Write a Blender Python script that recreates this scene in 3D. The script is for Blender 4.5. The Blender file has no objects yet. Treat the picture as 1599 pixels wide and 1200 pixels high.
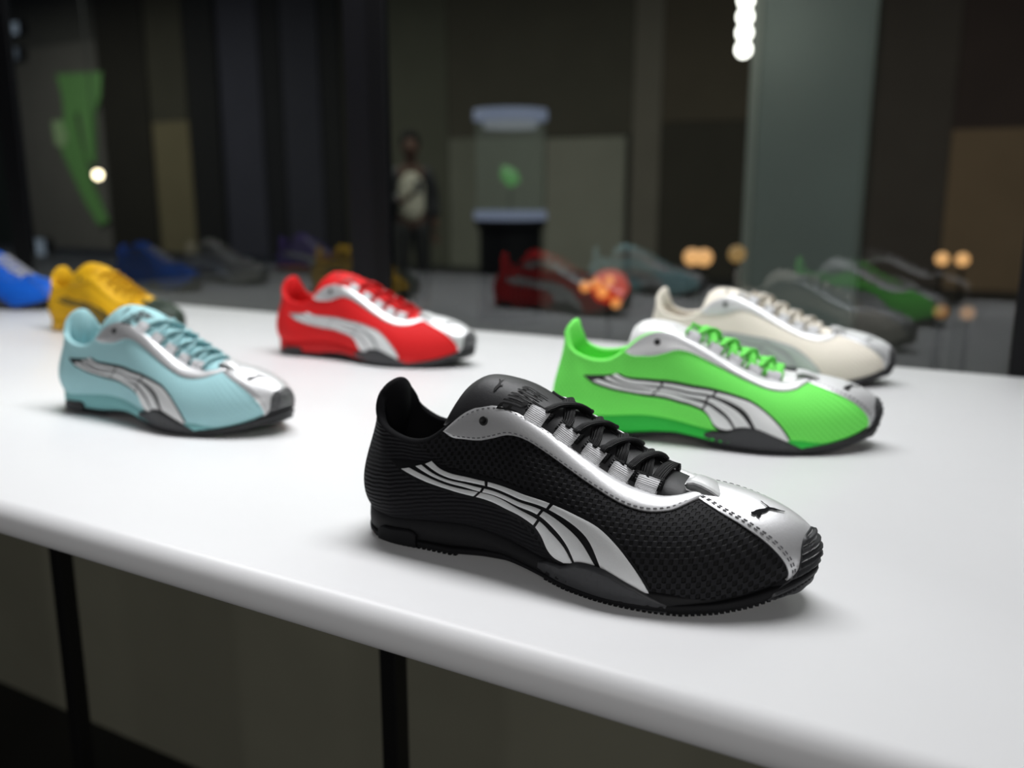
import bpy, bmesh, math, random
import numpy as np
from mathutils import Vector, Matrix

random.seed(4)
SC = bpy.context.scene
COL = SC.collection

# ------------------------------------------------------------------ camera
CAM_R = np.array([[0.87087167, -0.10265745, -0.48067035],      # columns: right, up, forward in world axes
                  [0.49151046, 0.18189128, 0.85166486],
                  [0.0, 0.9779453, -0.20886117]])
CAM_H = 0.234
F_PX = 1400.0
cam = bpy.data.cameras.new('camera')
cam_o = bpy.data.objects.new('camera', cam)
COL.objects.link(cam_o)
r_, u_, f_ = CAM_R[:, 0], CAM_R[:, 1], CAM_R[:, 2]
cam_o.matrix_world = Matrix(((r_[0], u_[0], -f_[0], 0), (r_[1], u_[1], -f_[1], 0), (r_[2], u_[2], -f_[2], CAM_H), (0, 0, 0, 1)))
cam.sensor_width = 36.0
cam.lens = 36.0*F_PX/1599.0
cam.clip_start = 0.02
cam.dof.use_dof = True
cam.dof.focus_distance = 0.54
cam.dof.aperture_fstop = 4.2
SC.camera = cam_o
# ------------------------------------------------------------------ world, lights, exposure
world = bpy.data.worlds.new('night'); SC.world = world; world.use_nodes = True
world.node_tree.nodes['Background'].inputs[0].default_value = (.75, .82, 1, 1)
world.node_tree.nodes['Background'].inputs[1].default_value = 0.012
vs = SC.view_settings
vs.view_transform = 'Standard'; vs.look = 'None'; vs.gamma = 1.0; vs.use_curve_mapping = False
vs.exposure = 0.0

def area(name, loc, target, sx, sy, power, color=(1, 1, 1)):
    l = bpy.data.lights.new(name, 'AREA'); l.shape = 'RECTANGLE'; l.size = sx; l.size_y = sy
    l.energy = power; l.color = color
    o = bpy.data.objects.new(name, l); COL.objects.link(o); o.location = loc
    o.rotation_euler = (Vector(target)-Vector(loc)).to_track_quat('-Z', 'Y').to_euler()
    return o
area('ceiling_panel_light', (-0.52, 1.06, 1.6), (-0.52, 0.96, 0), 1.7, 0.42, 36, (.985, .99, 1))
area('shop_fill_light', (1.9, -3.6, 1.7), (-0.6, 0.8, 0), 2.6, 1.0, 54, (1, .985, .97))  # added fill from behind the camera for shoe sides and silver parts
area('hall_fill_light_left', (-13.5, 7.6, 3.0), (-13.5, 8.4, -0.8), 6, 3.0, 150, (1, 1, .93))  # added unseen light that lifts the far left wall panels
area('hall_fill_light', (-4.0, 6.0, 3.0), (-4.0, 6.4, -0.8), 12, 4.0, 330, (.97, 1, .93))  # added unseen overhead light that brightens the hall beyond the glass

def at(px, py, Y):
    d = CAM_R @ np.array([px-799.5, 600.0-py, F_PX]); d = d*(Y/d[1])
    return Vector((d[0], d[1], d[2]+CAM_H))

# ------------------------------------------------------------------ materials
def mat(name, col, rough=.5, metal=0.0, emis=None, estr=0.0, spec=None, coat=0.0, sheen=0.0):
    m = bpy.data.materials.new(name); m.use_nodes = True
    b = m.node_tree.nodes['Principled BSDF']
    b.inputs['Base Color'].default_value = (*col, 1)
    b.inputs['Roughness'].default_value = rough; b.inputs['Metallic'].default_value = metal
    if spec is not None: b.inputs['Specular IOR Level'].default_value = spec
    if coat: b.inputs['Coat Weight'].default_value = coat; b.inputs['Coat Roughness'].default_value = .25
    if sheen: b.inputs['Sheen Weight'].default_value = sheen; b.inputs['Sheen Roughness'].default_value = .4
    if emis is not None:
        b.inputs['Emission Color'].default_value = (*emis, 1); b.inputs['Emission Strength'].default_value = estr
    return m
def nd(m, t, **kw):
    n = m.node_tree.nodes.new(t)
    for k, v in kw.items():
        if k.startswith('i_'):
            key = k[2:]; n.inputs[int(key) if key.isdigit() else key].default_value = v
        else: setattr(n, k, v)
    return n
def lk(m, a, b): m.node_tree.links.new(a, b)
def math_(m, op, a, b=None, clamp=False):
    n = nd(m, 'ShaderNodeMath', operation=op, use_clamp=clamp)
    for i, x in enumerate((a, b)):
        if x is None: continue
        if isinstance(x, (int, float)): n.inputs[i].default_value = x
        else: lk(m, x, n.inputs[i])
    return n.outputs[0]
def bump(m, height, strength, dist):
    b = nd(m, 'ShaderNodeBump'); b.inputs['Strength'].default_value = strength; b.inputs['Distance'].default_value = dist
    lk(m, height, b.inputs['Height'])
    lk(m, b.outputs[0], m.node_tree.nodes['Principled BSDF'].inputs['Normal'])
def noisy(name, col, rough=.5, metal=0.0, scale=900, strength=.25, dist=.0004, var=.06, **kw):
    """plain stuff with fine grain: leather, rubber, cloth"""
    m = mat(name, col, rough, metal, **kw)
    tc = nd(m, 'ShaderNodeTexCoord'); n = nd(m, 'ShaderNodeTexNoise'); n.inputs['Scale'].default_value = scale; n.inputs['Detail'].default_value = 3
    lk(m, tc.outputs['Object'], n.inputs['Vector'])
    mr = nd(m, 'ShaderNodeMapRange'); lk(m, n.outputs[0], mr.inputs[0])
    mr.inputs[3].default_value = 1-var; mr.inputs[4].default_value = 1+var
    mx = nd(m, 'ShaderNodeMix', data_type='RGBA', blend_type='MULTIPLY'); mx.inputs[0].default_value = 1
    mx.inputs[6].default_value = (*col, 1); lk(m, mr.outputs[0], mx.inputs[7])
    lk(m, mx.outputs[2], m.node_tree.nodes['Principled BSDF'].inputs['Base Color'])
    bump(m, n.outputs[0], strength, dist)
    return m
def knit(name, col, hole, ribs=True, depth=.9, pu=.0052, pv=.0070, spec=.3):
    """open mesh over forefoot and side, ribbed knit round the heel; UV in metres"""
    m = mat(name, col, .68, spec=spec)
    uv = nd(m, 'ShaderNodeUVMap'); uv.uv_map = 'UVMap'
    sp = nd(m, 'ShaderNodeSeparateXYZ'); lk(m, uv.outputs[0], sp.inputs[0])
    U, V = sp.outputs[0], sp.outputs[1]
    V2 = math_(m, 'ADD', V, math_(m, 'MULTIPLY', U, -.12))
    s1 = math_(m, 'SINE', math_(m, 'MULTIPLY', U, 2*math.pi/pu)); s2 = math_(m, 'SINE', math_(m, 'MULTIPLY', V2, 2*math.pi/pv))
    h = math_(m, 'MULTIPLY', s1, s2)
    mr = nd(m, 'ShaderNodeMapRange', interpolation_type='SMOOTHSTEP'); lk(m, h, mr.inputs[0])
    mr.inputs[1].default_value = .0; mr.inputs[2].default_value = .45; mr.inputs[3].default_value = 1; mr.inputs[4].default_value = 0
    mesh_h = mr.outputs[0]
    nz = nd(m, 'ShaderNodeTexNoise'); nz.inputs['Scale'].default_value = 130; lk(m, uv.outputs[0], nz.inputs['Vector'])
    rb = math_(m, 'SINE', math_(m, 'ADD', math_(m, 'MULTIPLY', V2, 2*math.pi/.0029), math_(m, 'MULTIPLY', nz.outputs[0], 4.0)))
    rib_h = math_(m, 'MULTIPLY', math_(m, 'ADD', rb, 1.0), .4)
    sel = math_(m, 'ADD', V, math_(m, 'MULTIPLY', U, .5))
    ms = nd(m, 'ShaderNodeMapRange', interpolation_type='SMOOTHSTEP'); lk(m, sel, ms.inputs[0])
    ms.inputs[1].default_value = .078 if ribs else -1; ms.inputs[2].default_value = .086 if ribs else -.9
    mixh = nd(m, 'ShaderNodeMix', data_type='FLOAT'); lk(m, ms.outputs[0], mixh.inputs[0]); lk(m, rib_h, mixh.inputs[2]); lk(m, mesh_h, mixh.inputs[3])
    cm = nd(m, 'ShaderNodeMix', data_type='RGBA'); cm.inputs[6].default_value = (*hole, 1); cm.inputs[7].default_value = (*col, 1)
    fac = math_(m, 'MAXIMUM', mixh.outputs[0], math_(m, 'SUBTRACT', 1.0, ms.outputs[0]), clamp=True)
    lk(m, fac, cm.inputs[0]); lk(m, cm.outputs[2], m.node_tree.nodes['Principled BSDF'].inputs['Base Color'])
    bump(m, mixh.outputs[0], depth, .0014)
    return m
def webbing(name, col):
    m = mat(name, col, .55)
    uv = nd(m, 'ShaderNodeUVMap'); uv.uv_map = 'UVMap'; sp = nd(m, 'ShaderNodeSeparateXYZ'); lk(m, uv.outputs[0], sp.inputs[0])
    s = math_(m, 'SINE', math_(m, 'MULTIPLY', sp.outputs[1], 2*math.pi*8.0))
    bump(m, s, .6, .0004)
    return m
def cord(name, col):
    m = mat(name, col, .6, spec=.3)
    uv = nd(m, 'ShaderNodeUVMap'); uv.uv_map = 'UVMap'; sp = nd(m, 'ShaderNodeSeparateXYZ'); lk(m, uv.outputs[0], sp.inputs[0])
    s = math_(m, 'SINE', math_(m, 'ADD', math_(m, 'MULTIPLY', sp.outputs[0], 2*math.pi*16), math_(m, 'MULTIPLY', sp.outputs[1], 260.0)))
    bump(m, s, .7, .0006)
    return m

# ------------------------------------------------------------------ mesh helpers
def mesh_of(name, verts, faces, uvs=None, smooth=True):
    me = bpy.data.meshes.new(name); me.from_pydata([tuple(map(float, v)) for v in verts], [], faces)
    if uvs is not None:
        ul = me.uv_layers.new(name='UVMap'); li = np.zeros(len(me.loops), dtype=np.int32); me.loops.foreach_get('vertex_index', li)
        ul.data.foreach_set('uv', np.asarray(uvs, dtype=np.float32)[li].ravel())
    if smooth: me.polygons.foreach_set('use_smooth', [True]*len(me.polygons))
    me.update(); return me
def grid_faces(n, m, wrap=False, flip=False, base=0):
    F = []
    for i in range(n if wrap else n-1):
        a, b = i*m, ((i+1) % n)*m
        for j in range(m-1):
            q = (base+a+j, base+b+j, base+b+j+1, base+a+j+1); F.append(q[::-1] if flip else q)
    return F
def obj(name, me, m=None, parent=None):
    o = bpy.data.objects.new(name, me); COL.objects.link(o)
    if parent is not None: o.parent = parent
    if m is not None:
        if not me.materials: me.materials.append(m)
        if me.materials[0] is not m:
            o.material_slots[0].link = 'OBJECT'; o.material_slots[0].material = m
    return o
def empty(name, loc, rz=0, scale=1):
    o = bpy.data.objects.new(name, None); COL.objects.link(o); o.location = loc; o.rotation_euler = (0, 0, rz); o.scale = (scale,)*3
    o.empty_display_size = .02
    return o
def tag(o, label, cat, group=None):
    o['label'] = label; o['category'] = cat
    if group: o['group'] = group
    return o
def struct(o, label=None):
    o['kind'] = 'structure'
    if label: o['label'] = label
    return o
class MB:
    """collects solids into one mesh"""
    def __init__(s): s.bm = bmesh.new()
    def box(s, lo, hi, bev=0.0, seg=2):
        c = [(lo[i]+hi[i])/2 for i in range(3)]; d = [hi[i]-lo[i] for i in range(3)]
        r = bmesh.ops.create_cube(s.bm, size=1, matrix=Matrix.Translation(c) @ Matrix.Diagonal((*d, 1)))
        if bev:
            es = list({e for v in r['verts'] for e in v.link_edges})
            bmesh.ops.bevel(s.bm, geom=es, offset=bev, segments=seg, affect='EDGES', profile=.5)
        return s
    def cyl(s, c, r1, r2, z0, z1, n=28):
        bmesh.ops.create_cone(s.bm, cap_ends=True, segments=n, radius1=r1, radius2=r2, depth=z1-z0, matrix=Matrix.Translation((c[0], c[1], (z0+z1)/2)))
        return s
    def ball(s, c, r, sc=(1, 1, 1)):
        bmesh.ops.create_uvsphere(s.bm, u_segments=20, v_segments=12, radius=r, matrix=Matrix.Translation(c) @ Matrix.Diagonal((*sc, 1)))
        return s
    def tube(s, pts, r, n=8):
        pts = [Vector(p) for p in pts]; rings = []
        for i, p in enumerate(pts):
            t = (pts[min(i+1, len(pts)-1)]-pts[max(i-1, 0)]).normalized()
            a = t.orthogonal().normalized(); b = t.cross(a)
            rr = r[i] if isinstance(r, (list, tuple)) else r
            rings.append([s.bm.verts.new(p+(a*math.cos(2*math.pi*k/n)+b*math.sin(2*math.pi*k/n))*rr) for k in range(n)])
        for i in range(len(rings)-1):
            # align the next ring to avoid twisting
            A, B = rings[i], rings[i+1]; k0 = min(range(n), key=lambda k: sum((A[j].co-B[(j+k) % n].co).length for j in range(0, n, 2)))
            B = B[k0:]+B[:k0]; rings[i+1] = B
            for k in range(n): s.bm.faces.new((A[k], A[(k+1) % n], B[(k+1) % n], B[k]))
        s.bm.faces.new(rings[0][::-1]); s.bm.faces.new(rings[-1])
        return s
    def lathe(s, c, prof, n=40):
        rings = [[s.bm.verts.new((c[0]+r*math.cos(2*math.pi*k/n), c[1]+r*math.sin(2*math.pi*k/n), z)) for k in range(n)] for r, z in prof]
        for A, B in zip(rings[:-1], rings[1:]):
            for k in range(n): s.bm.faces.new((A[k], A[(k+1) % n], B[(k+1) % n], B[k]))
        return s
    def mesh(s, name, smooth=False, caps=True):
        bmesh.ops.recalc_face_normals(s.bm, faces=s.bm.faces)
        me = bpy.data.meshes.new(name); s.bm.to_mesh(me); s.bm.free()
        if smooth: me.polygons.foreach_set('use_smooth', [True]*len(me.polygons))
        return me
    def obj(s, name, m, parent=None, smooth=False): return obj(name, s.mesh(name, smooth), m, parent)

# ------------------------------------------------------------------ the setting
TOP_Y0, GLASS_Y, FLOOR_Z = 0.3716, 1.3175, -0.80
M_floor = noisy('dark_floor', (.012, .012, .011), .6, scale=6, strength=.1, var=.2)
M_under = noisy('olive_panel', (.24, .235, .175), .8, scale=5, strength=.05, dist=.002, var=.12)
M_frame = mat('black_frame', (.003, .003, .004), .6, spec=.2)
M_mull = mat('grey_mullion', (.006, .006, .008), .6, spec=.2)

struct(MB().box((-9, -6, FLOOR_Z-.1), (6, 16, FLOOR_Z)).obj('floor', M_floor))
struct(MB().box((-6, .99, FLOOR_Z), (3, 1.06, -.0285)).obj('wall_under_table', M_under))

# glass: one front surface carries the reflection of both faces
M_glass = bpy.data.materials.new('window_glass'); M_glass.use_nodes = True
t = M_glass.node_tree; t.nodes.clear()
out = t.nodes.new('ShaderNodeOutputMaterial'); tr = t.nodes.new('ShaderNodeBsdfTransparent'); gl = t.nodes.new('ShaderNodeBsdfGlossy')
tr.inputs[0].default_value = (.86, .88, .87, 1); gl.inputs['Roughness'].default_value = 0.0; gl.inputs[0].default_value = (.95, .98, 1, 1)
fr = t.nodes.new('ShaderNodeFresnel'); fr.inputs[0].default_value = 1.5
ge = t.nodes.new('ShaderNodeNewGeometry')
inv = t.nodes.new('ShaderNodeMath'); inv.operation = 'SUBTRACT'; inv.inputs[0].default_value = 1.0; t.links.new(ge.outputs['Backfacing'], inv.inputs[1])
mu = t.nodes.new('ShaderNodeMath'); mu.operation = 'MULTIPLY'; mu.inputs[1].default_value = 1.9; t.links.new(fr.outputs[0], mu.inputs[0])
mu2 = t.nodes.new('ShaderNodeMath'); mu2.operation = 'MULTIPLY'; mu2.use_clamp = True; t.links.new(mu.outputs[0], mu2.inputs[0]); t.links.new(inv.outputs[0], mu2.inputs[1])
mx = t.nodes.new('ShaderNodeMixShader'); t.links.new(mu2.outputs[0], mx.inputs[0]); t.links.new(tr.outputs[0], mx.inputs[1]); t.links.new(gl.outputs[0], mx.inputs[2])
t.links.new(mx.outputs[0], out.inputs[0])

# window: panes between mullions, head frame far above the view
mull_x = [(-4.2, -4.1), (-2.13, -2.062), (-1.085, -0.997), (0.0, .08), (1.5, 1.58)]
win = struct(empty('window_1', (-1, GLASS_Y, FLOOR_Z)), 'tall dark shop window behind the white table')
for i in range(len(mull_x)-1):
    x0, x1 = mull_x[i][1], mull_x[i+1][0]
    p = MB().box((x0+.001, GLASS_Y, -.79), (x1-.001, GLASS_Y+.010, 2.35)).obj('pane', M_glass); p.parent = win; p.matrix_parent_inverse = Matrix.Translation((1, -GLASS_Y, -FLOOR_Z))
for i, (x0, x1) in enumerate(mull_x):
    q = MB()
    q.box((x0, GLASS_Y-.002, FLOOR_Z), (x1, GLASS_Y+.012, 2.35), .001)
    o = q.obj('mullion', M_mull if i == 2 else M_frame); o.parent = win; o.matrix_parent_inverse = Matrix.Translation((1, -GLASS_Y, -FLOOR_Z))
    if i == 2:
        o = MB().box((-1.032, GLASS_Y-.004, FLOOR_Z), (x1+.001, GLASS_Y+.0125, 2.35), .001).obj('mullion', M_frame); o.parent = win; o.matrix_parent_inverse = Matrix.Translation((1, -GLASS_Y, -FLOOR_Z))
o = MB().box((-4.2, GLASS_Y-.004, 2.35), (1.58, GLASS_Y+.06, 2.45)).obj('head_frame', M_frame); o.parent = win; o.matrix_parent_inverse = Matrix.Translation((1, -GLASS_Y, -FLOOR_Z))

# display table: bullnosed white slab on thin black legs
def table():
    root = empty('display_table', (-1.0, .85, FLOOR_Z))
    tag(root, 'long white display table with rounded front edge on thin black legs', 'table')
    r = .014; yc = TOP_Y0 + r; yb = GLASS_Y-.004; x0, x1 = -3.9, 1.45
    prof = [(yb, 0.0)] + [(yc - r*math.sin(a), -r + r*math.cos(a)) for a in np.linspace(0, math.pi, 25)] + [(yb, -2*r)]
    vs_ = [(x, y, z) for x in (x0, x1) for y, z in prof]; n = len(prof)
    F = [(j, (j+1) % n, n+(j+1) % n, n+j) for j in range(n)] + [tuple(range(n))[::-1], tuple(range(n, 2*n))]
    me = mesh_of('table_top', vs_, F, smooth=False)
    for f in me.polygons:
        if abs(f.normal.x) < .5 and f.index < n-1: f.use_smooth = True
    bm = bmesh.new(); bm.from_mesh(me); bmesh.ops.recalc_face_normals(bm, faces=bm.faces); bm.to_mesh(me); bm.free()
    m = noisy('white_solid_surface', (.86, .86, .87), .38, scale=40, strength=.02, dist=.0003, var=.008, spec=.35)
    inv_ = Matrix.Translation((1.0, -.85, -FLOOR_Z))
    o = obj('table_top', me, m, root); o.matrix_parent_inverse = inv_
    lm = mat('black_leg', (.006, .006, .006), .45)
    for x in (-3.4, -2.9, -2.4, -1.95, -1.46, -.971, -.480, .01, .5, 1.0):
        o = MB().box((x, .600, FLOOR_Z), (x+.0185, .6185, -.0285), .001).obj('leg', lm, root); o.matrix_parent_inverse = inv_
    return root
table()
# ---- shoe upper surface: closed ring of Bezier profiles (metres, heel at x=0, toe at +x, lateral side at -y)
SHOE_RING = [  # base point (x,y,z), rim point (x,y,z), c1 (out, up), c2 (fraction towards base, drop)
 ((-5,0,18),(10,0,104),(17,28),(-.9,26)),
 ((3,-21,18),(4,-13,96),(18,26),(-.7,22)),
 ((26,-31,17),(11,-23,82),(12,22),(.3,16)),
 ((55,-31,19),(30,-27,73),(7,20),(.3,14)),
 ((86,-31,21),(53,-26,74),(7,22),(.3,17)),
 ((114,-33,18),(80,-20.5,96),(7,28),(.35,17)),
 ((140,-40,14),(103,-18.5,101),(7,32),(.34,18)),
 ((165,-47,12),(130,-18,91),(5,33),(.33,15)),
 ((190,-51,11),(156,-18,77),(4,32),(.33,9)),
 ((216,-50,10),(182,-18,64),(4,31),(.36,5)),
 ((241,-43,10),(203,-17.5,58),(5,30),(.38,2)),
 ((263,-32,14),(216,-14,58),(6,28),(.42,1)),
 ((283,-15,21),(224,-7,60),(8,25),(.46,1)),
 ((294,5,26),(228,3,63),(9,22),(.5,2)),
 ((286,22,23),(225,12,62),(8,25),(.46,1)),
 ((268,34,16),(218,19,60),(6,28),(.42,1)),
 ((246,42,11),(205,23,61),(5,30),(.38,2)),
 ((220,45,10),(184,25,68),(4,32),(.36,4)),
 ((193,43,11),(158,25,80),(4,34),(.33,7)),
 ((166,37,14),(131,24,93),(5,34),(.33,12)),
 ((140,31,18),(104,22,101),(6,32),(.34,17)),
 ((114,28,22),(82,21,97),(6,26),(.35,17)),
 ((88,26,23),(62,24,78),(7,22),(.3,17)),
 ((55,28,19),(36,26,74),(7,20),(.3,14)),
 ((26,30,17),(18,22,83),(7,22),(.3,16)),
 ((3,20,18),(10,12,97),(17,26),(-.7,22)),
]
NP_ = len(SHOE_RING)   # 26, toe tip at p=13
def _ring_controls():
    K = []
    n = NP_
    b = np.array([s[0] for s in SHOE_RING], float); r = np.array([s[1] for s in SHOE_RING], float)
    out = np.zeros((n, 3))
    for i in range(n):
        t = b[(i+1) % n] - b[i-1]; o = np.array([-(-t[1]), -t[0], 0]); o = np.array([t[1], -t[0], 0.0])
        o /= np.linalg.norm(o)
        c = np.array([150, 0, 0.]); c[0] = min(max(b[i][0], 45), 235)
        if o @ (b[i]-c) < 0: o = -o
        out[i] = o
    c1 = b + out*np.array([s[2][0] for s in SHOE_RING])[:, None] + np.array([[0, 0, s[2][1]] for s in SHOE_RING])
    fr = np.array([s[3][0] for s in SHOE_RING])[:, None]; d = b - r; d[:, 2] = 0
    c2 = r + d*fr - np.array([[0, 0, s[3][1]] for s in SHOE_RING])
    return np.stack([b, c1, c2, r], 1)/1000.0, out
RC_, RO_ = _ring_controls()
def _cr(A, p):
    """periodic Catmull-Rom of A (n,...) at params p"""
    p = np.asarray(p, float); i = np.floor(p).astype(int); t = (p - i); n = len(A)
    t = t.reshape(t.shape + (1,)*(A.ndim-1))
    a, b, c, d = A[(i-1) % n], A[i % n], A[(i+1) % n], A[(i+2) % n]
    return .5*((2*b) + (c-a)*t + (2*a-5*b+4*c-d)*t*t + (3*b-a-3*c+d)*t**3)
def S(p, v):
    p = np.asarray(p, float); v = np.asarray(v, float)[..., None]
    c = _cr(RC_, p); w = 1-v
    return w**3*c[..., 0, :] + 3*w*w*v*c[..., 1, :] + 3*w*v*v*c[..., 2, :] + v**3*c[..., 3, :]
def SN(p, v):
    e = 1e-3; p = np.asarray(p, float); v = np.asarray(v, float)
    du = S(p+e*20, v) - S(p-e*20, v); dv = S(p, v+e) - S(p, v-e)
    n = np.cross(du, dv); n /= (np.linalg.norm(n, axis=-1, keepdims=True)+1e-12)
    return n

# ------------------------------------------------------------------ curves on the upper, as (station, height) pairs
C_A_lo = [(2.7, .588), (3.18, .525), (3.78, .455), (4.45, .345), (5.15, .27), (5.7, .25), (6.08, .222), (6.25, .175), (6.38, .1), (6.55, .069), (6.83, .06)]
C_A_up = [(2.98, .631), (3.4, .575), (3.98, .475), (4.6, .372), (5.48, .3), (6.25, .268), (6.6, .218), (6.88, .163), (7.08, .08)]
C_B_lo = [(3.23, .675), (3.55, .6), (4.17, .472), (4.65, .374), (5.5, .314), (6.28, .3), (6.68, .256), (6.98, .185), (7.17, .08)]
C_B_up = [(3.45, .715), (3.7, .618), (4.2, .502), (4.72, .398), (5.58, .342), (6.43, .338), (6.95, .305), (7.38, .24), (7.72, .11)]
C_C_lo = [(3.6, .738), (3.82, .635), (4.28, .508), (4.83, .410), (5.7, .360), (6.6, .362), (7.25, .328), (7.62, .265), (7.85, .115)]
C_C_up = [(3.83, .775), (3.95, .675), (4.34, .545), (4.86, .440), (5.88, .396), (6.75, .402), (7.45, .392), (7.93, .37), (8.28, .3), (8.55, .206), (8.78, .106), (8.97, .006)]
C_EYE = [(4.40, .985), (4.47, .905), (4.60, .835), (4.95, .738), (5.4, .728), (5.95, .762), (6.58, .772), (7.38, .728), (8.15, .675), (8.75, .648), (9.35, .665), (10.05, .74), (10.7, .82), (11.3, .875), (12.0, .90)]
C_EYE_IN = [(4.40, .995), (4.48, 1.0), (4.75, 1.0), (5.3, 1.0), (5.83, 1.0), (6.43, 1.0), (7.28, 1.0), (8.1, 1.0), (8.88, 1.0), (9.58, 1.0), (10.33, 1.0), (11.33, 1.0), (12.05, 1.0)]
C_TOE_N = [(11.95, 1.0), (11.62, .88), (11.5, .72), (11.6, .537), (11.72, .394), (11.83, .256), (11.95, .113), (12.0, .013), (11.9, -.03)]
C_TOE_F = [(26-p, v) for p, v in C_TOE_N]
C_CAT = [(12.8, 0.6574), (12.817, 0.646), (12.763, 0.6291), (12.745, 0.6079), (12.71, 0.5859), (12.779, 0.5652), (12.807, 0.5485), (12.838, 0.5316), (12.917, 0.5083), (12.868, 0.5077), (12.788, 0.5256), (12.685, 0.5522), (12.647, 0.5665), (12.588, 0.5709), (12.503, 0.5659), (12.409, 0.5639), (12.321, 0.5664), (12.24, 0.5536), (12.173, 0.5478), (12.123, 0.5367), (12.122, 0.5469), (12.14, 0.5603), (12.166, 0.5729), (12.1, 0.5665), (12.104, 0.5765), (12.069, 0.5786), (12.09, 0.5922), (12.131, 0.6056), (12.22, 0.6023), (12.314, 0.6072), (12.424, 0.6041), (12.543, 0.5936), (12.667, 0.5936), (12.701, 0.61), (12.733, 0.6293), (12.767, 0.6446)]

def dens(C, n):
    """smooth resampling of a (p,v) polyline, even in 3D length"""
    C = np.array(C, float)
    k = np.linalg.norm(np.diff(S(C[:, 0], C[:, 1]), axis=0), axis=1); s = np.concatenate([[0], np.cumsum(k)])
    fine = []
    for i in range(len(C)-1):
        a = C[max(i-1, 0)]; b, c = C[i], C[i+1]; d = C[min(i+2, len(C)-1)]
        h0 = max(s[i]-s[max(i-1, 0)], 1e-6); h1 = s[i+1]-s[i]; h2 = max(s[min(i+2, len(C)-1)]-s[i+1], 1e-6)
        mb = (c-a)/(h0+h1) if i > 0 else (c-b)/h1
        mc = (d-b)/(h1+h2) if i < len(C)-2 else (c-b)/h1
        for t in np.linspace(0, 1, 13)[:-1 if i < len(C)-2 else None]:
            fine.append((2*t**3-3*t*t+1)*b + (t**3-2*t*t+t)*h1*mb + (-2*t**3+3*t*t)*c + (t**3-t*t)*h1*mc)
    fine = np.array(fine)
    L = np.concatenate([[0], np.cumsum(np.linalg.norm(np.diff(S(fine[:, 0], fine[:, 1]), axis=0), axis=1))])
    q = np.linspace(0, L[-1], n)
    return np.stack([np.interp(q, L, fine[:, 0]), np.interp(q, L, fine[:, 1])], 1)
def shift_v(C, mm_):
    C = np.array(C); d = np.linalg.norm(S(C[:, 0], C[:, 1]+.005)-S(C[:, 0], C[:, 1]-.005), axis=1)/.01
    C[:, 1] += mm_/1000/d; return C
def mirror_p(C): return [(26-p, v) for p, v in C]
def sheet(name, A, B, n=40, m=8, off=.0010, soft=.25, flip=False, extra=None, puff=0.0):
    """a thin panel lying on the upper between curves A and B, with turned-down edges"""
    A = dens(A, n); B = dens(B, n)
    w = np.linspace(0, 1, m)
    PV = A[:, None, :]*(1-w)[None, :, None] + B[:, None, :]*w[None, :, None]
    p, v = PV[..., 0], PV[..., 1]
    N = SN(p, np.clip(v, -.2, .998)); P = S(p, v)
    e = np.minimum.outer(np.minimum(np.arange(n), n-1-np.arange(n))*1.0, np.full(m, 99.)); e = np.minimum(e, np.minimum(np.arange(m), m-1-np.arange(m))[None, :])
    o = off*np.where(e < .5, 1-soft, 1.0) + puff*np.sin(np.pi*w)[None, :]
    if extra is not None: o = o + extra(p, v, e)
    T = P + N*o[..., None]
    verts = T.reshape(-1, 3).tolist(); uv = np.stack(np.meshgrid(np.linspace(0, 1, n), w, indexing='ij'), -1).reshape(-1, 2).tolist()
    F = grid_faces(n, m, flip=flip)
    border = [(i, 0) for i in range(n)] + [(n-1, j) for j in range(1, m)] + [(i, m-1) for i in range(n-2, -1, -1)] + [(0, j) for j in range(m-2, 0, -1)]
    base = len(verts); k = len(border)
    for i, j in border: verts.append((P[i, j]-N[i, j]*.0006).tolist()); uv.append(uv[i*m+j])
    for i, j in border: verts.append(verts[i*m+j]); uv.append(uv[i*m+j])
    for a in range(k):
        b = (a+1) % k; ia, ib = base+k+a, base+k+b
        q = (ia, base+a, base+b, ib); F.append(q[::-1] if flip else q)
    return mesh_of(name, verts, F, uv)
def split(C, idx):
    """cut a curve at node numbers, keeping the smooth course of the whole"""
    C = np.array(C, float); out_ = []
    full = dens(C, 400)
    P = S(full[:, 0], full[:, 1]); cuts = [int(np.argmin(np.linalg.norm(P-S(C[i, 0], C[i, 1]), axis=1))) for i in idx]
    cuts[0] = 0; cuts[-1] = 399
    for a, b in zip(cuts[:-1], cuts[1:]):
        g = 3
        seg = full[a+(g if a else 0):b-(g if b < 399 else 0)+1]; out_.append(seg[np.linspace(0, len(seg)-1, 14).astype(int)])
    return out_

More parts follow.
